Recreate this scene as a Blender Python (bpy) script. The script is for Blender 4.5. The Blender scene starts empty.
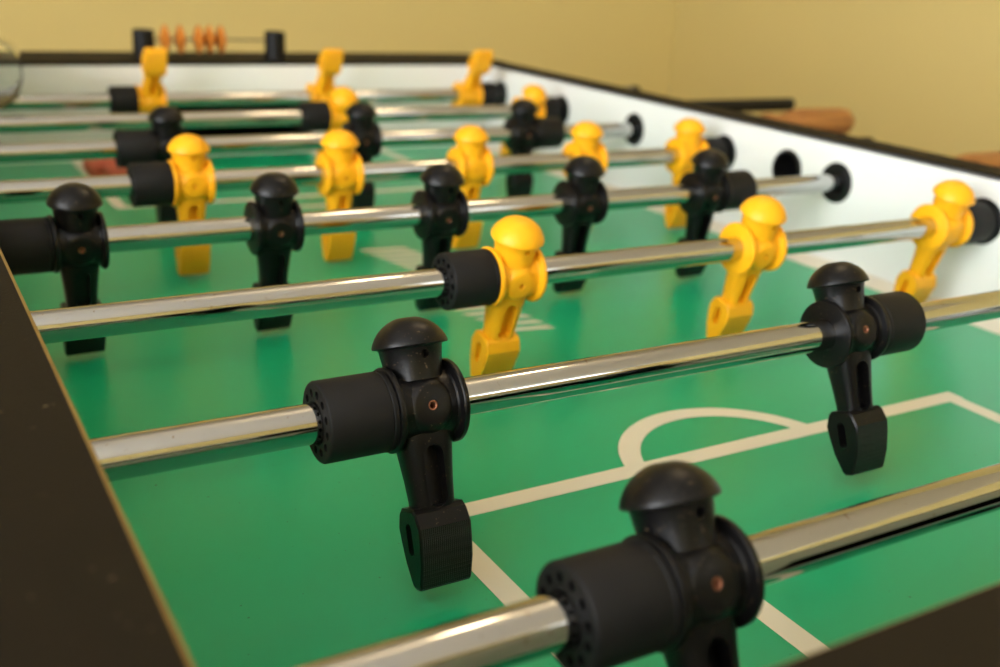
import bpy, bmesh, math
from mathutils import Matrix, Vector
S = bpy.context.scene
COL = S.collection
PI = math.pi

# ------------------------------------------------------------------ measurements (metres)
PITCH = 0.149          # rod to rod
HW = 0.3452            # inner half width of the table
FZ = -0.0759           # playing surface below the rod axis
Y0, Y1 = -0.0755, 1.095  # inner faces of the end panels
PZ = 0.0325            # top of the white panels
RZ = 0.0365            # top of the rails
RR = 0.00795           # rod radius
FLOOR = -0.87

# ------------------------------------------------------------------ materials
def srgb(r, g, b):
    f = lambda c: (c/255/12.92) if c <= 10 else ((c/255+0.055)/1.055)**2.4
    return (f(r), f(g), f(b), 1)

def mat(name, col, rough=0.5, metal=0.0, spec=0.5, vary=0.0, vscale=40, bump=0.0, bscale=400, coat=0.0, specks=None):
    m = bpy.data.materials.new(name); m.use_nodes = True
    nt = m.node_tree; b = nt.nodes['Principled BSDF']
    b.inputs['Base Color'].default_value = col
    b.inputs['Roughness'].default_value = rough
    b.inputs['Metallic'].default_value = metal
    b.inputs['Specular IOR Level'].default_value = spec
    b.inputs['Coat Weight'].default_value = coat
    tc = nt.nodes.new('ShaderNodeTexCoord')
    src = None
    if vary:
        n = nt.nodes.new('ShaderNodeTexNoise'); n.inputs['Scale'].default_value = vscale; n.inputs['Detail'].default_value = 5
        nt.links.new(tc.outputs['Object'], n.inputs['Vector'])
        mx = nt.nodes.new('ShaderNodeMix'); mx.data_type = 'RGBA'
        mx.inputs['A'].default_value = tuple(c*(1-vary) for c in col[:3])+(1,)
        mx.inputs['B'].default_value = tuple(min(1, c*(1+vary)) for c in col[:3])+(1,)
        nt.links.new(n.outputs['Fac'], mx.inputs['Factor'])
        src = mx.outputs['Result']
    if specks:
        scol, sscale, thr = specks
        v = nt.nodes.new('ShaderNodeTexNoise'); v.inputs['Scale'].default_value = sscale; v.inputs['Detail'].default_value = 2
        nt.links.new(tc.outputs['Object'], v.inputs['Vector'])
        rp = nt.nodes.new('ShaderNodeMapRange'); rp.inputs['From Min'].default_value = thr; rp.inputs['From Max'].default_value = thr+0.05
        nt.links.new(v.outputs['Fac'], rp.inputs['Value'])
        mx = nt.nodes.new('ShaderNodeMix'); mx.data_type = 'RGBA'
        if src: nt.links.new(src, mx.inputs['A'])
        else: mx.inputs['A'].default_value = col
        mx.inputs['B'].default_value = scol
        nt.links.new(rp.outputs['Result'], mx.inputs['Factor'])
        src = mx.outputs['Result']
    if src: nt.links.new(src, b.inputs['Base Color'])
    if bump:
        n = nt.nodes.new('ShaderNodeTexNoise'); n.inputs['Scale'].default_value = bscale; n.inputs['Detail'].default_value = 3
        nt.links.new(tc.outputs['Object'], n.inputs['Vector'])
        bp = nt.nodes.new('ShaderNodeBump'); bp.inputs['Strength'].default_value = bump; bp.inputs['Distance'].default_value = 0.001
        nt.links.new(n.outputs['Fac'], bp.inputs['Height']); nt.links.new(bp.outputs['Normal'], b.inputs['Normal'])
    return m

def emis(name, col, s):
    m = bpy.data.materials.new(name); m.use_nodes = True; nt = m.node_tree
    nt.nodes.remove(nt.nodes['Principled BSDF'])
    e = nt.nodes.new('ShaderNodeEmission'); e.inputs['Color'].default_value = col; e.inputs['Strength'].default_value = s
    nt.links.new(e.outputs[0], nt.nodes['Material Output'].inputs[0]); return m

M = {}
M['wall'] = mat('yellow wall paint', srgb(224, 206, 140), 0.85, spec=0.2, bump=0.15, bscale=150)
M['ceiling'] = mat('white ceiling paint', srgb(240, 240, 240), 0.9, spec=0.2)
M['floor'] = mat('brown floor boards', srgb(110, 82, 58), 0.5, vary=0.3, vscale=6)
M['trim'] = mat('white trim paint', srgb(230, 228, 220), 0.5)
M['green'] = mat('green field laminate', srgb(22, 162, 110), 0.30, spec=0.45, vary=0.03, vscale=6, specks=(srgb(18, 70, 35), 420, 0.735))
M['line'] = mat('white field paint', srgb(216, 209, 186), 0.35, spec=0.4, vary=0.03)
M['white'] = mat('white panel laminate', srgb(224, 224, 219), 0.35, spec=0.45, vary=0.03, vscale=7)
M['strip'] = mat('cream strip plastic', srgb(216, 208, 188), 0.5, vary=0.04, vscale=15)
M['rail'] = mat('dark brown rail laminate', srgb(23, 17, 7), 0.70, spec=0.15, vary=0.15, vscale=90, bump=0.25, bscale=900, specks=(srgb(105, 92, 66), 260, 0.74))
M['edge'] = mat('worn tan rail edge', srgb(140, 112, 58), 0.45, vary=0.25, vscale=120)
M['cabinet'] = mat('black cabinet laminate', srgb(24, 22, 20), 0.5, vary=0.1)
M['black_hole'] = mat('black goal lining', srgb(9, 9, 9), 0.8, spec=0.1)
M['bushing'] = mat('black bushing plastic', srgb(10, 10, 10), 0.5, spec=0.3)
M['chrome'] = mat('polished chrome', (0.465, 0.465, 0.455, 1), 0.08, metal=1.0, vary=0.04, vscale=60, specks=((0.34, 0.29, 0.22, 1), 330, 0.70))
M['black'] = mat('black moulded plastic', srgb(10, 9, 9), 0.34, spec=0.23, bump=0.06, bscale=900, specks=(srgb(74, 62, 46), 700, 0.675))
M['yellow'] = mat('yellow moulded plastic', srgb(236, 165, 20), 0.42, spec=0.3, bump=0.03, bscale=500)
M['rubber'] = mat('black bumper rubber', srgb(19, 18, 17), 0.6, spec=0.20, vary=0.15, vscale=120, bump=0.1, bscale=700)
M['pin'] = mat('rusty pin steel', srgb(150, 98, 72), 0.45, metal=0.7)
M['hole'] = mat('shade-darkened bumper hole', srgb(8, 7, 7), 0.8, spec=0.1)  # bumper hole walls: shade inside the recesses is put into the colour
M['ball'] = mat('red ball plastic', srgb(208, 104, 78), 0.6, spec=0.3, vary=0.1, vscale=60)
M['glass'] = mat('clear glass', (0.95, 0.97, 0.95, 1), 0.02)
M['glass'].node_tree.nodes['Principled BSDF'].inputs['Transmission Weight'].default_value = 1.0
M['glass'].node_tree.nodes['Principled BSDF'].inputs['IOR'].default_value = 1.45
M['bead'] = mat('orange stained wood', srgb(186, 112, 40), 0.45, spec=0.3, vary=0.2, vscale=150)
M['wire'] = mat('grey steel wire', srgb(120, 112, 95), 0.35, metal=1.0)
M['post'] = mat('black post plastic', srgb(10, 10, 10), 0.5, spec=0.25)
# wooden handle with grain along X
m = bpy.data.materials.new('brown handle wood'); m.use_nodes = True; nt = m.node_tree; b = nt.nodes['Principled BSDF']
b.inputs['Roughness'].default_value = 0.4
tc = nt.nodes.new('ShaderNodeTexCoord'); mp = nt.nodes.new('ShaderNodeMapping'); mp.inputs['Scale'].default_value = (12, 160, 160)
n = nt.nodes.new('ShaderNodeTexNoise'); n.inputs['Scale'].default_value = 1.0; n.inputs['Detail'].default_value = 4
cr = nt.nodes.new('ShaderNodeValToRGB'); cr.color_ramp.elements[0].color = srgb(120, 74, 32); cr.color_ramp.elements[1].color = srgb(170, 114, 56)
cr.color_ramp.elements[0].position = 0.3; cr.color_ramp.elements[1].position = 0.7
nt.links.new(tc.outputs['Object'], mp.inputs[0]); nt.links.new(mp.outputs[0], n.inputs['Vector']); nt.links.new(n.outputs['Fac'], cr.inputs[0]); nt.links.new(cr.outputs[0], b.inputs['Base Color'])
M['wood'] = m
# pimpled toe face of the feet: dot grid bump
def toe_mat(name, col):
    m = mat(name, col, 0.38, spec=0.3); nt = m.node_tree; b = nt.nodes['Principled BSDF']
    tc = nt.nodes.new('ShaderNodeTexCoord'); v = nt.nodes.new('ShaderNodeTexVoronoi'); v.inputs['Randomness'].default_value = 0.0; v.inputs['Scale'].default_value = 1150
    bp = nt.nodes.new('ShaderNodeBump'); bp.inputs['Strength'].default_value = 1.0; bp.inputs['Distance'].default_value = 0.0006; bp.invert = True
    nt.links.new(tc.outputs['Object'], v.inputs['Vector']); nt.links.new(v.outputs['Distance'], bp.inputs['Height']); nt.links.new(bp.outputs['Normal'], b.inputs['Normal'])
    return m
M['black_toe'] = toe_mat('pimpled black toe', srgb(11, 10, 10))
M['yellow_toe'] = toe_mat('pimpled yellow toe', srgb(236, 165, 20))

# ------------------------------------------------------------------ mesh helpers
def finish(bm, mats, smooth=True, angle=35, name='mesh'):
    bmesh.ops.recalc_face_normals(bm, faces=bm.faces[:])
    me = bpy.data.meshes.new(name); bm.to_mesh(me); bm.free()
    for k in (mats if isinstance(mats, (list, tuple)) else [mats]): me.materials.append(k)
    if smooth:
        me.polygons.foreach_set('use_smooth', [True]*len(me.polygons))
        me.set_sharp_from_angle(angle=math.radians(angle))
    return me

def link(name, me, parent=None, loc=(0, 0, 0)):
    o = bpy.data.objects.new(name, me); COL.objects.link(o); o.location = loc
    if parent: o.parent = parent
    return o

def tag(o, label=None, cat=None, group=None, kind=None):
    if label: o['label'] = label
    if cat: o['category'] = cat
    if group: o['group'] = group
    if kind: o['kind'] = kind
    return o

def empty(name, loc=(0, 0, 0)):
    o = bpy.data.objects.new(name, None); COL.objects.link(o); o.location = loc; o.empty_display_size = 0.02; return o

def box(bm, x0, x1, y0, y1, z0, z1, bev=0.0, mi=0):
    vs = [bm.verts.new((x, y, z)) for x in (x0, x1) for y in (y0, y1) for z in (z0, z1)]
    fs = [bm.faces.new([vs[i] for i in q]) for q in ((0, 1, 3, 2), (4, 6, 7, 5), (0, 4, 5, 1), (2, 3, 7, 6), (0, 2, 6, 4), (1, 5, 7, 3))]
    for f in fs: f.material_index = mi
    if bev:
        es = list({e for f in fs for e in f.edges})
        bmesh.ops.bevel(bm, geom=es, offset=bev, segments=2, affect='EDGES', profile=0.5)
    return fs

def lathe(bm, prof, axis='X', n=48, mi=0, close=False, center=(0, 0, 0)):
    """prof: (along, radius) list; radius 0 closes to a point."""
    rings = []
    def P(a, r, t):
        u, v = r*math.cos(t), r*math.sin(t)
        p = {'X': (a, u, v), 'Y': (u, a, v), 'Z': (u, v, a)}[axis]
        return (p[0]+center[0], p[1]+center[1], p[2]+center[2])
    for a, r in prof:
        if r < 1e-7: rings.append([bm.verts.new(P(a, 0, 0))])
        else: rings.append([bm.verts.new(P(a, r, 2*PI*i/n)) for i in range(n)])
    pairs = list(zip(rings, rings[1:]))
    if close: pairs.append((rings[-1], rings[0]))
    fs = []
    for A, B in pairs:
        for i in range(n):
            j = (i+1) % n
            if len(A) == 1 and len(B) == 1: continue
            if len(A) == 1: fs.append(bm.faces.new((A[0], B[i], B[j])))
            elif len(B) == 1: fs.append(bm.faces.new((A[i], B[0], A[j])))
            else: fs.append(bm.faces.new((A[i], B[i], B[j], A[j])))
    for f in fs: f.material_index = mi
    return fs

def loft(bm, secs, mi=0):
    """secs: list of equal-length point loops; capped both ends."""
    L = [[bm.verts.new(p) for p in s] for s in secs]
    n = len(L[0]); fs = []
    for A, B in zip(L, L[1:]):
        for i in range(n): fs.append(bm.faces.new((A[i], A[(i+1) % n], B[(i+1) % n], B[i])))
    fs.append(bm.faces.new(L[0])); fs.append(bm.faces.new(L[-1]))
    for f in fs: f.material_index = mi
    return fs

def superell(hx, hy, z, n=36, p=2.6, cx=0, cy=0):
    out = []
    for i in range(n):
        t = 2*PI*i/n; c, s = math.cos(t), math.sin(t)
        out.append((cx+hx*math.copysign(abs(c)**(2/p), c), cy+hy*math.copysign(abs(s)**(2/p), s), z))
    return out

def capsule(bm, axis, c, hl, r, depth, n=10):
    """prism with a stadium outline, long side along Z, extruded +-depth along axis ('X' or 'Y')."""
    pts = []
    for i in range(n+1): t = PI*i/n; pts.append((r*math.cos(t), hl-r+r*math.sin(t)))
    for i in range(n+1): t = PI+PI*i/n; pts.append((r*math.cos(t), -(hl-r)+r*math.sin(t)))
    def P(u, w, d): return (c[0]+d, c[1]+u, c[2]+w) if axis == 'X' else (c[0]+u, c[1]+d, c[2]+w)
    loft(bm, [[P(u, w, -depth) for u, w in pts], [P(u, w, depth) for u, w in pts]])

def boolean(me, cutter_bm, op='DIFFERENCE'):
    """applies a boolean between two meshes and returns the resulting mesh"""
    cb = finish(cutter_bm, M['hole'], smooth=False)
    a = bpy.data.objects.new('tmp_a', me); c = bpy.data.objects.new('tmp_c', cb)
    COL.objects.link(a); COL.objects.link(c)
    md = a.modifiers.new('b', 'BOOLEAN'); md.operation = op; md.object = c; md.solver = 'EXACT'
    md.material_mode = 'INDEX'
    dg = bpy.context.evaluated_depsgraph_get(); dg.update()
    out = bpy.data.meshes.new_from_object(a.evaluated_get(dg))
    bpy.data.objects.remove(a); bpy.data.objects.remove(c)
    return out

def resmooth(me, angle=35):
    me.polygons.foreach_set('use_smooth', [True]*len(me.polygons)); me.set_sharp_from_angle(angle=math.radians(angle)); return me

# ------------------------------------------------------------------ player figure meshes
FL = 0.0150      # half length of the torso (flange face)
BR = 0.0162      # bumper radius
def torso_mesh(m):
    bm = bmesh.new(); r = RR+0.0001
    e = 0.0006
    FR = 0.0173
    prof = [(-FL, r), (-FL, FR-e), (-FL+e*.4, FR-e*.3), (-FL+e, FR), (-0.0130, FR), (-0.0124, FR-0.0004), (-0.0121, 0.0155), (-0.0118, 0.0142), (-0.0110, 0.0137), (-0.0090, 0.0139), (-0.005, 0.0141), (0, 0.0142)]
    prof = prof + [(-a, q) for a, q in reversed(prof[:-1])]
    lathe(bm, prof, 'X', 64, close=True)
    me = finish(bm, m, angle=40)
    # round bosses at the front and back of the barrel
    for s in (-1, 1):
        c = bmesh.new()
        lathe(c, [(s*0.0100, 0), (s*0.0100, 0.0112), (s*0.0112, 0.0106), (s*0.0132, 0.0092), (s*0.0140, 0.0082), (s*0.01435, 0.0070), (s*0.01440, 0)], 'Y', 40)
        me = boolean(me, c, 'UNION')
    # screw hole in the front and the back
    c = bmesh.new(); lathe(c, [(-0.02, 0), (-0.02, 0.0021), (-0.0095, 0.0021), (-0.0095, 0)], 'Y', 20)
    lathe(c, [(0.0095, 0), (0.0095, 0.0021), (0.02, 0.0021), (0.02, 0)], 'Y', 20)
    me = boolean(me, c)
    return resmooth(me, 32)

def pin_mesh(m):
    bm = bmesh.new()
    for s in (-1, 1):
        lathe(bm, [(s*0.0097, 0.0013), (s*0.0139, 0.0013), (s*0.01415, 0.0015), (s*0.01415, 0.0019), (s*0.0139, 0.00205), (s*0.0097, 0.00205)], 'Y', 20, close=True)
    return finish(bm, m)

def head_mesh(m):
    bm = bmesh.new()
    prof = [(0.0105, 0), (0.0105, 0.0118), (0.0135, 0.0117), (0.018, 0.0122), (0.0232, 0.0129), (0.0238, 0.0133), (0.0240, 0.0144), (0.0241, 0.0152), (0.0246, 0.0155), (0.0254, 0.0154), (0.0268, 0.0149), (0.0287, 0.0139), (0.0307, 0.0124), (0.0326, 0.0104), (0.0341, 0.0081), (0.0351, 0.0059), (0.0356, 0.0043), (0.0357, 0.0036), (0.0357, 0)]
    lathe(bm, prof, 'Z', 56)
    me = finish(bm, m)
    c = bmesh.new(); lathe(c, [(-0.02, 0), (-0.02, 0.0018), (-0.0085, 0.0018), (-0.0085, 0)], 'Y', 18, center=(0.0005, 0, 0.0205))
    return resmooth(boolean(me, c), 38)

def leg_mesh(m):
    bm = bmesh.new()
    secs = [superell(0.0116, 0.0094, -0.0095, p=3), superell(0.0114, 0.0092, -0.0145, p=3), superell(0.0107, 0.0086, -0.020, p=3), superell(0.0096, 0.0077, -0.030, p=3), superell(0.0090, 0.0071, -0.038, p=3), superell(0.0090, 0.0069, -0.0425, p=3)]
    loft(bm, secs); me = finish(bm, m, angle=50)
    for s in (-1, 1):
        c = bmesh.new(); capsule(c, 'Y', (0.0, s*0.0092, -0.0284), 0.0126, 0.0043, 0.0076)
        me = boolean(me, c)
    return resmooth(me, 40)

def foot_mesh(m, toe):
    bm = bmesh.new()
    half = [(0.0056, -0.0402), (0.0078, -0.0420), (0.0102, -0.0478), (0.0096, -0.0530), (0.0074, -0.0630), (0.0034, -0.0722), (0.0020, -0.0731)]
    prof = half + [(-y, z) for y, z in reversed(half)]
    hx = 0.0116
    def sec(x, k): return [(x, y*k, -0.056+(z+0.056)*k) for y, z in prof]
    loft(bm, [sec(-hx, 0.93), sec(-hx+0.0007, 1.0), sec(hx-0.0007, 1.0), sec(hx, 0.93)])
    bm.normal_update()
    for f in bm.faces:
        c = f.calc_center_median()
        if abs(c.x) < 0.001 and c.z < -0.046 and c.z > -0.073: f.material_index = 1
    me = finish(bm, [m, toe], angle=25)
    for s in (-1, 1):
        c = bmesh.new(); capsule(c, 'X', (s*hx, 0.0002, -0.0525), 0.0066, 0.0025, 0.0055)
        me = boolean(me, c)
    return resmooth(me, 22)

def bumper_mesh(m):
    """rubber bumper, inner end at x=0, outer end (with the ring of holes) at x=L; 12 recessed holes"""
    L = 0.0282; bm = bmesh.new(); n = 96; r0, r1, r2 = 0.0086, 0.0094, 0.0139; rh = 0.00165; rc = 0.01165
    prof = [(L-0.0006, RR+0.0001), (0.0, RR+0.0001), (0.0, 0.0158), (0.0004, 0.0163), (0.0020, 0.0163), (0.0023, 0.0159), (0.0026, 0.0159), (0.0029, BR), (L-0.0010, BR), (L-0.0003, BR-0.0004), (L, BR-0.0012), (L, r2)]
    lathe(bm, prof, 'X', n)
    lathe(bm, [(L, r1), (L+0.0003, r0+0.0003), (L+0.0002, r0), (L-0.0006, RR+0.0001)], 'X', n)
    K = 12; per = n//K
    for k in range(K):
        a0 = 2*PI*k/K; a1 = 2*PI*(k+1)/K; am = (a0+a1)/2
        # sector outline: along r2, down, along r1, up
        outl = [(r2, a0+(a1-a0)*i/per) for i in range(per)] + [(r2+(r1-r2)*i/4, a1) for i in range(4)] + [(r1, a1+(a0-a1)*i/per) for i in range(per)] + [(r1+(r2-r1)*i/4, a0) for i in range(4)]
        O = [bm.verts.new((L, r*math.cos(a), r*math.sin(a))) for r, a in outl]
        cy, cz = rc*math.cos(am), rc*math.sin(am)
        H, D = [], []
        for r, a in outl:
            y, z = r*math.cos(a)-cy, r*math.sin(a)-cz; q = math.hypot(y, z)
            H.append(bm.verts.new((L, cy+y/q*rh, cz+z/q*rh))); D.append(bm.verts.new((L-0.005, cy+y/q*rh*.9, cz+z/q*rh*.9)))
        q = len(O)
        for i in range(q):
            j = (i+1) % q
            bm.faces.new((O[i], O[j], H[j], H[i])); bm.faces.new((H[i], H[j], D[j], D[i])).material_index = 1
        bm.faces.new(D).material_index = 1
    bmesh.ops.remove_doubles(bm, verts=bm.verts[:], dist=1e-6)
    return finish(bm, [m, M['hole']], angle=40)

PM = {}
for c in ('black', 'yellow'):
    PM[c] = dict(torso=torso_mesh(M[c]), pin=pin_mesh(M['pin'] if c == 'black' else M['yellow']), head=head_mesh(M[c]), leg=leg_mesh(M[c]), foot=foot_mesh(M[c], M[c+'_toe']))
BUMP = bumper_mesh(M['rubber'])

def handle_mesh(m):
    bm = bmesh.new()
    prof = [(0.0, RR+0.0002), (0.0, 0.0120), (0.003, 0.0132), (0.013, 0.0132), (0.017, 0.0116), (0.026, 0.0118), (0.044, 0.0150), (0.058, 0.0176), (0.066, 0.0180), (0.126, 0.0176), (0.138, 0.0158), (0.145, 0.011), (0.146, 0)]
    lathe(bm, prof, 'X', 32); return finish(bm, m, angle=30)
HANDLE = handle_mesh(M['wood'])
def cap_mesh(m):
    bm = bmesh.new(); lathe(bm, [(0, RR), (0, RR+0.0012), (0.010, RR+0.0012), (0.012, RR-0.001), (0.012, 0)], 'X', 32); return finish(bm, m)
ENDCAP = cap_mesh(M['post'])

# ------------------------------------------------------------------ rods with their figures
rods = [  # colour, figure positions, tilt (deg, foot away from the camera), shaft ends, handle x (None = at left), label
 (1, 'black', [-0.1949, -0.005, 0.1850], -28, -0.52, 0.64, 0.48, 'chrome goalie rod nearest the camera, one big black player in the bottom foreground'),
 (2, 'black', [-0.2114, 0.0318], -22, -0.60, 0.66, 0.50, 'chrome rod with two black players standing over the near penalty box line'),
 (3, 'yellow', [-0.0808, 0.1058, 0.2944], 14, -0.55, 0.64, -0.50, 'chrome rod with three yellow players, the nearest yellow ones'),
 (4, 'black', [-0.2920, -0.1715, -0.0510, 0.0685, 0.1910], 6, -0.44, 0.53, 0.460, 'chrome rod with five black players in a row across the middle'),
 (5, 'yellow', [-0.1870, -0.0668, 0.0535, 0.1738, 0.2945], 2, -0.52, 0.54, -0.46, 'chrome rod with five yellow players just behind the five black ones'),
 (6, 'black', [-0.1680, 0.0150, 0.1970], 0, -0.55, 0.60, 0.535, 'chrome rod with three black players, the farthest black ones'),
 (7, 'yellow', [0.0525, 0.2940], 33, -0.52, 0.725, -0.44, 'chrome rod with two yellow players, its bare end sticking out beyond the right rail'),
 (8, 'yellow', [-0.116, 0.0880, 0.2915], 215, -0.52, 0.56, -0.44, 'farthest chrome rod with three yellow players turned upside down'),
]
def player(parent, c, x, tilt):
    p = link('player_figure', PM[c]['torso'], parent, (x, 0, 0)); p.rotation_euler = (math.radians(tilt), 0, 0)
    for k, n in (('head', 'head'), ('leg', 'leg'), ('foot', 'foot'), ('pin', 'pin')):
        link(n, PM[c][k], p)
    p['label'] = ('yellow' if c == 'yellow' else 'black') + ' plastic player figure'
    return p
for num, c, xs, tilt, xl, xr, hx, label in rods:
    y = (num-1)*PITCH
    root = empty('foosball_rod', (0, y, 0)); tag(root, label, 'foosball rod', 'foosball rods across the table')
    if num == 4: root.rotation_euler = (0, -0.0016, 0)
    bm = bmesh.new()
    lathe(bm, [(xl, 0), (xl, RR-0.001), (xl+0.001, RR), (xr-0.001, RR), (xr, RR-0.001), (xr, 0)], 'X', 64)
    s = link('shaft', finish(bm, M['chrome']), root); s['label'] = 'chrome steel shaft'
    for x in xs: player(root, c, x, tilt)
    b = link('bumper', BUMP, root, (xs[0]-FL-0.0001, 0, 0)); b.rotation_euler = (0.1*num, 0, PI); b['label'] = 'black rubber bumper at the left end'
    b = link('bumper', BUMP, root, (xs[-1]+FL+0.0001, 0, 0)); b.rotation_euler = (0.2*num, 0, 0); b.scale.x = 0.86 if num in (5, 7, 8) else 1.0; b['label'] = 'black rubber bumper at the right end'
    h = link('handle', HANDLE, root, (hx, 0, 0)); h['label'] = 'brown wooden handle'
    if hx < 0: h.rotation_euler = (0, 0, PI)
    if num == 7:
        bm = bmesh.new(); lathe(bm, [(0.41, RR+0.0001), (0.41, RR+0.0008), (xr+0.002, RR+0.0008), (xr+0.004, RR-0.001), (xr+0.004, 0)], 'X', 32)
        link('rod_sleeve', finish(bm, M['post']), root)['label'] = 'black sleeve over the bare rod end'
        continue
    link('end_cap', ENDCAP, root, ((xl, 0, 0) if hx > 0 else (xr, 0, 0))).rotation_euler = (0, 0, PI if hx > 0 else 0)

# ------------------------------------------------------------------ the table
T = empty('foosball_table', (0, (Y0+Y1)/2, FLOOR))
tag(T, 'foosball table with green field, white inner panels and dark brown rails', 'foosball table')
T_inv = Vector(T.location)
def tpart(name, me, label=None):
    o = link(name, me, T, -T_inv)
    if label: o['label'] = label
    return o
YC = 3.5*PITCH
# playfield with its painted lines
bm = bmesh.new(); box(bm, -HW, HW, Y0, Y1, FZ-0.012, FZ, mi=0)
ZL = FZ+0.00025
def quad(x0, x1, y0, y1):
    vs = [bm.verts.new(p) for p in ((x0, y0, ZL), (x1, y0, ZL), (x1, y1, ZL), (x0, y1, ZL))]; bm.faces.new(vs).material_index = 1
def poly(pts):
    bm.faces.new([bm.verts.new((x, y, ZL)) for x, y in pts]).material_index = 1
lw = 0.0060   # half line width
def arc(cx, cy, r, a0, a1, w=0.0060, n=40):
    P = [(cx+(r+d)*math.cos(a0+(a1-a0)*i/n), cy+(r+d)*math.sin(a0+(a1-a0)*i/n)) for d in (-w, w) for i in range(n+1)]
    vs = [bm.verts.new((x, y, ZL+0.0001)) for x, y in P]
    for i in range(n): bm.faces.new((vs[i], vs[i+1], vs[n+2+i], vs[n+1+i])).material_index = 1
for s in (1, -1):
    f = (lambda y: y) if s == 1 else (lambda y: 2*YC-y)
    def q(x0, x1, y0, y1): quad(x0, x1, min(f(y0), f(y1)), max(f(y0), f(y1)))
    yb = 0.1848 if s == 1 else 0.194; yi = 0.083; b = 0.1825 if s == 1 else 0.190; bi = 0.0955; yw = Y0+0.0002
    if s == 1: poly([(-b-lw, yb-lw-0.0012), (b+lw, yb-lw), (b+lw, yb+lw), (-b-lw, yb+lw-0.0012)])
    else: q(-b-lw, b+lw, yb-lw, yb+lw)
    for k in (-1, 1):
        q(k*b-lw-0.0015, k*b+lw-0.0015, yw, yb-lw-(0.0012 if k < 0 and s == 1 else 0)); q(k*bi-lw, k*bi+lw, yw, yi-lw)
    q(-bi-lw, bi+lw, yi-lw, yi+lw)
    cy = f(0.1685 if s == 1 else 0.179); rc = 0.0635; dy = yb+lw*0.4-(0.1685 if s == 1 else 0.179)
    a = math.asin(dy/rc)
    if s == 1: arc(-0.0035, cy, rc, a, PI-a)
    else: arc(-0.0035, cy, rc, -a, -(PI-a))
quad(-HW+0.016, -0.13, YC-0.0026, YC+0.0026); quad(0.13, HW-0.016, YC-0.0026, YC+0.0026)
# striped mark in the middle of the field: a funnel of slanted bars
for i in range(6):
    y = 0.632-i*0.0145; w0 = -0.036+0.0030*i
    poly([(w0, y), (w0+0.043, y-0.004), (w0+0.047, y-0.0130), (w0+0.006, y-0.0085)])
for i in range(6):
    y = 0.470-i*0.0135; w0 = -0.040+0.0034*i; w1 = 0.006+0.0014*i
    poly([(w0, y), (w1, y-0.005), (w1+0.004, y-0.0120), (w0+0.005, y-0.0062)])
tpart('playfield', finish(bm, [M['green'], M['line']], smooth=False), 'glossy green field with white painted lines')

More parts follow.
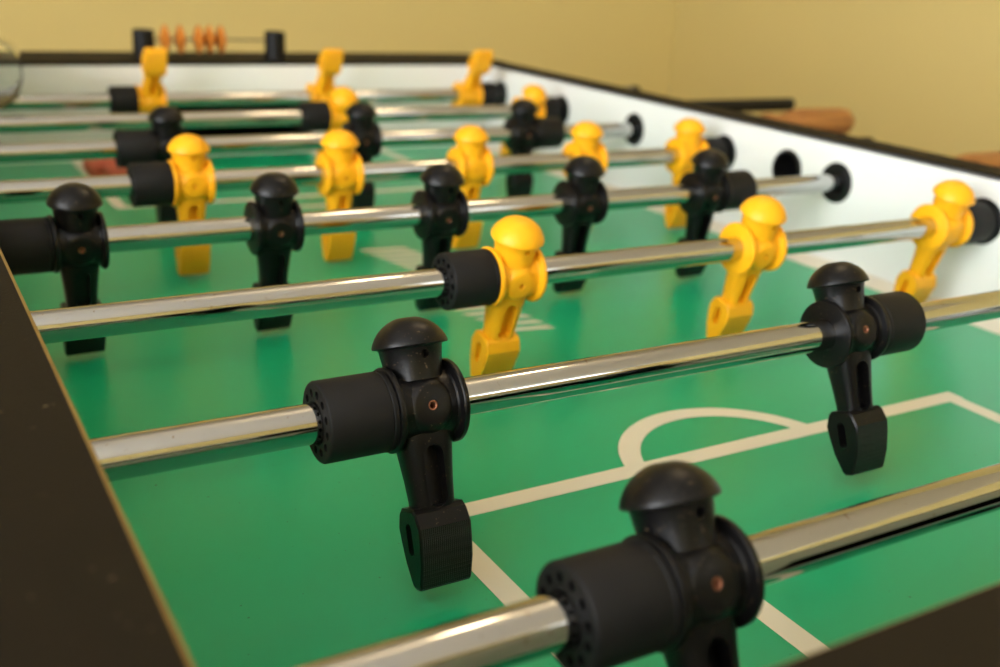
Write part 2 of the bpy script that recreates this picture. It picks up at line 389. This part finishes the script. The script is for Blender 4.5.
# side panels with rod holes and a serve hole
for s in (-1, 1):
    HX = HW if s < 0 else 0.3425
    bm = bmesh.new(); box(bm, *sorted((s*HX, s*(HX+0.016))), Y0-0.016, Y1+0.016, -0.30, PZ); me = finish(bm, M['white'], smooth=False)
    c = bmesh.new()
    for k in range(8):
        lathe(c, [(s*(HX-0.01), 0), (s*(HX-0.01), 0.0125), (s*(HX+0.03), 0.0125), (s*(HX+0.03), 0)], 'X', 32, center=(0, k*PITCH, 0))
    lathe(c, [(s*(HX-0.01), 0), (s*(HX-0.01), 0.0172), (s*(HX+0.03), 0.0172), (s*(HX+0.03), 0)], 'X', 40, center=(0, 0.508, 0.0005))
    me = boolean(me, c)
    tpart('side_panel', me, 'white inner side panel')
    bm = bmesh.new(); box(bm, *sorted((s*(HX+0.016), s*(HX+0.036))), Y0-0.125, Y1+0.13, -0.33, RZ-0.0015); me = finish(bm, M['cabinet'], smooth=False)
    c = bmesh.new()
    for k in range(8):
        lathe(c, [(s*(HX+0.005), 0), (s*(HX+0.005), 0.0125), (s*(HX+0.07), 0.0125), (s*(HX+0.07), 0)], 'X', 24, center=(0, k*PITCH, 0))
    lathe(c, [(s*(HX+0.01), 0), (s*(HX+0.01), 0.0172), (s*(HX+0.032), 0.0172), (s*(HX+0.032), 0)], 'X', 40, center=(0, 0.508, 0.0005))
    tpart('cabinet_side', boolean(me, c), 'black outer cabinet side')
    for k in range(8):
        bm = bmesh.new()
        e = HX
        lathe(bm, [(s*(e-0.0014), 0.0093), (s*(e-0.0020), 0.0108), (s*(e-0.0020), 0.0160), (s*(e-0.0014), 0.0176), (s*(e-0.0002), 0.0181), (s*(e-0.0002), 0.0122), (s*(e+0.037), 0.0122), (s*(e+0.037), 0.0092)], 'X', 48, close=True, center=(0, k*PITCH, 0))
        tpart('rod_bushing', finish(bm, M['bushing']), 'black round rod bushing')
    bm = bmesh.new(); e = HX
    lathe(bm, [(s*(e-0.0016), 0.0150), (s*(e-0.0016), 0.0176), (s*(e-0.0002), 0.0186), (s*(e-0.0002), 0.0170), (s*(e+0.030), 0.0168), (s*(e+0.030), 0), (s*(e+0.028), 0), (s*(e+0.027), 0.0150)], 'X', 48, center=(0, 0.508, 0.0005))
    tpart('serve_hole', finish(bm, M['bushing']), 'black ball serving hole')
    # raised strip along the foot of the panel
    bm = bmesh.new()
    loft(bm, [[(s*(HX-0.0002), yy, FZ+0.0003), (s*(HX-0.0175), yy, FZ+0.0003), (s*(HX-0.0172), yy, FZ+0.0012), (s*(HX-0.0002), yy, FZ+0.006)] for yy in (Y0+0.0003, Y1-0.0003)])
    tpart('side_strip', finish(bm, M['strip'], smooth=False), 'cream strip along the field edge')
    # side rail with its worn inner edge
    bm = bmesh.new(); x0 = s*(HX-0.0003); x1 = s*(HX+0.037)
    zl = RZ-0.001+0.0001; pts = [(x0, zl), (x0, RZ-0.0008), (s*(HX+0.0011), RZ), (s*(HX+0.0360), RZ), (x1, RZ-0.0008), (x1, zl)]
    loft(bm, [[(x, yy, z) for x, z in pts] for yy in (Y0+0.0004, Y1-0.0004)])
    for f in bm.faces:
        c = f.calc_center_median()
        if s < 0 and abs(abs(c.x)-(HX+0.0004)) < 0.0004 and c.z > RZ-0.001: f.material_index = 1
    tpart('side_rail', finish(bm, [M['rail'], M['edge']], smooth=False), 'dark brown side rail')
# end panels, goals, end rails
for s, ye in ((-1, Y0), (1, Y1)):
    bm = bmesh.new(); box(bm, -HW+0.0002, HW-0.0002, *sorted((ye, ye+s*0.016)), -0.30, PZ); me = finish(bm, M['white'], smooth=False)
    c = bmesh.new(); box(c, -0.1, 0.1, *sorted((ye-s*0.01, ye+s*0.03)), FZ+0.0002, -0.012)
    tpart('end_panel', boolean(me, c), 'white inner end panel with goal opening')
    bm = bmesh.new(); t = 0.004
    a, bb = sorted((ye+s*0.0165, ye+s*0.100))
    box(bm, -0.1-t, -0.1, a, bb, FZ-0.02, -0.012+t); box(bm, 0.1, 0.1+t, a, bb, FZ-0.02, -0.012+t)
    box(bm, -0.1, 0.1, a, bb, -0.012, -0.012+t); box(bm, -0.1, 0.1, a, bb, FZ-0.02-t, FZ-0.02)
    box(bm, -0.1, 0.1, *sorted((ye+s*0.100, ye+s*0.104)), FZ-0.02, -0.012+t)
    tpart('goal_box', finish(bm, M['black_hole'], smooth=False), 'black goal lining')
    bm = bmesh.new(); box(bm, -HW-0.036, HW+0.036, *sorted((ye+s*0.105, ye+s*0.125)), -0.33, PZ-0.001); tpart('cabinet_end', finish(bm, M['cabinet'], smooth=False), 'black outer cabinet end')
    bm = bmesh.new(); yi = ye-s*0.0003; yo = ye+s*0.127
    pts = [(yi, PZ), (yi, RZ-0.0011), (ye+s*0.0011, RZ), (yo-s*0.0015, RZ), (yo, RZ-0.0015), (yo, PZ)]
    loft(bm, [[(x, y, z) for y, z in pts] for x in (-HW-0.037, HW+0.037)])
    for f in bm.faces:
        c = f.calc_center_median()
        if s < 0 and abs(c.y-(ye+s*0.0004)) < 0.0004 and c.z > RZ-0.001 and abs(c.x) < 0.1: f.material_index = 1
    tpart('end_rail', finish(bm, [M['rail'], M['edge']], smooth=False), 'wide dark brown end rail')
bm = bmesh.new(); box(bm, -HW-0.034, HW+0.034, Y0-0.12, Y1+0.12, -0.33, -0.31); tpart('cabinet_bottom', finish(bm, M['cabinet'], smooth=False))
for sx in (-1, 1):
    for yy in (Y0-0.03, Y1+0.03):
        bm = bmesh.new(); loft(bm, [superell(0.045, 0.045, -0.331, cx=sx*0.31, cy=yy, p=6), superell(0.035, 0.035, FLOOR+0.03, cx=sx*0.31, cy=yy, p=6), superell(0.02, 0.02, FLOOR+0.029, cx=sx*0.31, cy=yy), superell(0.028, 0.028, FLOOR, cx=sx*0.31, cy=yy)])
        tpart('leg', finish(bm, M['cabinet']))

# ------------------------------------------------------------------ score counter on the far rail
SY = Y1+0.032
sc = empty('score_counter', (-0.022, SY, RZ)); tag(sc, 'score counter with two black posts and a wire on the far end rail', 'score counter')
for x in (-0.1015, 0.0590):
    bm = bmesh.new(); lathe(bm, [(0, 0), (0, 0.0128), (0.0330, 0.0124), (0.0345, 0.0112), (0.0345, 0)], 'Z', 32)
    p = link('post', finish(bm, M['post']), sc, (x+0.022, 0, 0)); p['label'] = 'black plastic post'
bm = bmesh.new(); lathe(bm, [(-0.079, 0), (-0.079, 0.0012), (0.080, 0.0012), (0.080, 0)], 'X', 12)
link('wire', finish(bm, M['wire']), sc, (0, 0, 0.0235))['label'] = 'thin grey wire'
bm = bmesh.new(); lathe(bm, [(-0.0063, 0.0014), (-0.0063, 0.0048), (-0.0045, 0.0085), (-0.0018, 0.0146), (-0.0006, 0.0170), (0.0006, 0.0170), (0.0018, 0.0146), (0.0045, 0.0085), (0.0063, 0.0048), (0.0063, 0.0014)], 'X', 32, close=True)
bead_me = finish(bm, M['bead'], angle=60)
for x, lb in ((-0.0765, 'orange wooden scoring bead next to the left black post'), (-0.0585, 'orange wooden scoring bead alone between the first bead and the cluster of three'),
              (-0.0365, 'darker orange wooden scoring bead, left one of the cluster of three'), (-0.0235, 'orange wooden scoring bead in the middle of the cluster of three'),
              (-0.0095, 'orange wooden scoring bead at the right of the cluster, facing the bare wire')):
    tag(link('scoring_bead', bead_me, None, (x, SY, RZ+0.0235)), lb, 'bead', 'wooden beads on the score counter wire')

# ------------------------------------------------------------------ balls and glass
def ball(loc, label):
    bm = bmesh.new(); bmesh.ops.create_uvsphere(bm, u_segments=40, v_segments=24, radius=0.0172)
    o = link('foosball_ball', finish(bm, M['ball']), None, loc); tag(o, label, 'ball', 'red balls on the field'); return o
ball((-0.1850, 0.9860, FZ+0.0174), 'red ball on the far green field beside the white box corner')
ball((-0.1690, 0.9550, FZ+0.0174), 'red ball mostly hidden behind the black and yellow bumpers')
bm = bmesh.new()
lathe(bm, [(0.0, 0), (0.0, 0.026), (0.003, 0.029), (0.16, 0.036), (0.161, 0.0352), (0.16, 0.0345), (0.008, 0.0275), (0.006, 0.025), (0.006, 0)], 'Z', 48)
g = link('drinking_glass', finish(bm, M['glass']), None)
tag(g, 'clear drinking glass lying across the two farthest rods at the far left corner', 'glass')
p0 = Vector((-0.270, 1.075, RR+0.0292)); p1 = Vector((-0.297, 0.915, RR+0.0362))
g.location = p0; g.rotation_euler = (p1-p0).to_track_quat('Z', 'Y').to_euler()

# ------------------------------------------------------------------ the room
XL, XR, YF, YB, CZ = -2.3, 2.235, -2.7, 3.02, 1.62
def struct(name, me): return tag(link(name, me), kind='structure')
def plane_box(name, m, *a):
    bm = bmesh.new(); box(bm, *a); return struct(name, finish(bm, m, smooth=False))
plane_box('floor', M['floor'], XL-0.1, XR+0.1, YF-0.1, YB+0.1, FLOOR-0.1, FLOOR)
plane_box('ceiling', M['ceiling'], XL-0.1, XR+0.1, YF-0.1, YB+0.1, CZ, CZ+0.1)
plane_box('wall_back', M['wall'], XL-0.1, XR+0.1, YB, YB+0.1, FLOOR, CZ)
plane_box('wall_right', M['wall'], XR, XR+0.1, YF, YB, FLOOR, CZ)
def holed_wall(name, a, hole):
    bm = bmesh.new(); box(bm, *a); me = finish(bm, M['wall'], smooth=False); c = bmesh.new(); box(c, *hole); return struct(name, boolean(me, c))
WL = (-2.2, 0.2, 0.0, 1.35)     # window in the left wall: y0,y1,z0,z1
WF = (1.35, 2.05, 0.95, 1.45)     # window high in the front wall: x0,x1,z0,z1
holed_wall('wall_front', (XL-0.1, XR+0.1, YF-0.1, YF, FLOOR, CZ), (WF[0], WF[1], YF-0.2, YF+0.1, WF[2], WF[3]))
holed_wall('wall_left', (XL-0.1, XL, YF, YB, FLOOR, CZ), (XL-0.2, XL+0.1, WL[0], WL[1], WL[2], WL[3]))
DAY = emis('daylit window pane', (0.94, 0.965, 1.0, 1), 16.3)
# panes of daylight with white frames and mullions
bm = bmesh.new(); box(bm, WF[0], WF[1], YF-0.09, YF-0.08, WF[2], WF[3]); w1 = struct('window_2', finish(bm, emis('dim daylit pane', (0.90, 0.96, 1.0, 1), 7.0), smooth=False))
bm = bmesh.new()
for x in (WF[0], (WF[0]+WF[1])/2-0.02, WF[1]-0.04): box(bm, x, x+0.04, YF-0.075, YF-0.03, WF[2], WF[3])
for z in (WF[2], WF[3]-0.04): box(bm, WF[0], WF[1], YF-0.072, YF-0.033, z, z+0.04)
link('window_frame', finish(bm, M['trim'], smooth=False), w1)
bm = bmesh.new(); box(bm, XL-0.09, XL-0.08, WL[0], WL[1], WL[2], WL[3]); w2 = struct('window_1', finish(bm, DAY, smooth=False))
bm = bmesh.new()
for y in (WL[0], (WL[0]+WL[1])/2-0.02, WL[1]-0.04): box(bm, XL-0.075, XL-0.03, y, y+0.04, WL[2], WL[3])
for z in (WL[2], WL[3]-0.04): box(bm, XL-0.072, XL-0.033, WL[0], WL[1], z, z+0.04)
link('window_frame', finish(bm, M['trim'], smooth=False), w2)
plane_box('baseboard_back', M['trim'], XL, XR, YB-0.015, YB-0.0005, FLOOR, FLOOR+0.1)
plane_box('baseboard_right', M['trim'], XR-0.015, XR-0.0005, YF, YB-0.016, FLOOR, FLOOR+0.1)
# ceiling lamp: base plate, two warm globes
LX, LY = 0.55, 0.75
cl = empty('ceiling_lamp', (LX, LY, CZ)); tag(cl, 'ceiling lamp with two warm glass globes above the table', 'lamp')
bm = bmesh.new(); lathe(bm, [(0, 0), (0, 0.13), (-0.02, 0.12), (-0.03, 0.05), (-0.03, 0)], 'Z', 40); link('lamp_base', finish(bm, M['trim']), cl)
for dx in (-0.14, 0.14):
    bm = bmesh.new(); bmesh.ops.create_uvsphere(bm, u_segments=24, v_segments=14, radius=0.06)
    link('lamp_globe', finish(bm, emis('warm lamp globe', (1.0, 0.74, 0.44, 1), 36.0)), cl, (dx, 0, -0.30))
    bm = bmesh.new(); lathe(bm, [(-0.25, 0), (-0.25, 0.02), (-0.20, 0.02), (-0.18, 0.006), (-0.02, 0.006), (-0.02, 0)], 'Z', 20); link('lamp_socket', finish(bm, M['trim']), cl, (dx*0.7, 0, 0)).rotation_euler = (0, -0.14*(1 if dx > 0 else -1), 0)

# ------------------------------------------------------------------ camera
def cam_axes(y, p, r):
    cy, sy, cp, sp = math.cos(y), math.sin(y), math.cos(p), math.sin(p)
    f = Vector((sy*cp, cy*cp, -sp)); R = Vector((cy, -sy, 0)); U = R.cross(f)
    return R*math.cos(r)+U*math.sin(r), -R*math.sin(r)+U*math.cos(r), f
R_, U_, F_ = cam_axes(0.5408, 0.3406, 0.0554)
cd = bpy.data.cameras.new('camera'); co = bpy.data.objects.new('camera', cd); COL.objects.link(co)
co.matrix_world = Matrix(((R_.x, U_.x, -F_.x, -0.3860), (R_.y, U_.y, -F_.y, -0.2027), (R_.z, U_.z, -F_.z, 0.1713), (0, 0, 0, 1)))
cd.sensor_width = 36; cd.sensor_fit = 'HORIZONTAL'; cd.lens = 1055.9*36/1000; cd.clip_start = 0.01
cd.dof.use_dof = True; cd.dof.focus_distance = 0.44; cd.dof.aperture_fstop = 7.6
S.camera = co

# ------------------------------------------------------------------ world and view
w = bpy.data.worlds.new('world'); S.world = w; w.use_nodes = True
w.node_tree.nodes['Background'].inputs['Color'].default_value = (0.7, 0.8, 1, 1); w.node_tree.nodes['Background'].inputs['Strength'].default_value = 0.3
S.view_settings.view_transform = 'Standard'; S.view_settings.look = 'None'; S.view_settings.gamma = 1; S.view_settings.use_curve_mapping = False
S.view_settings.exposure = 0.08
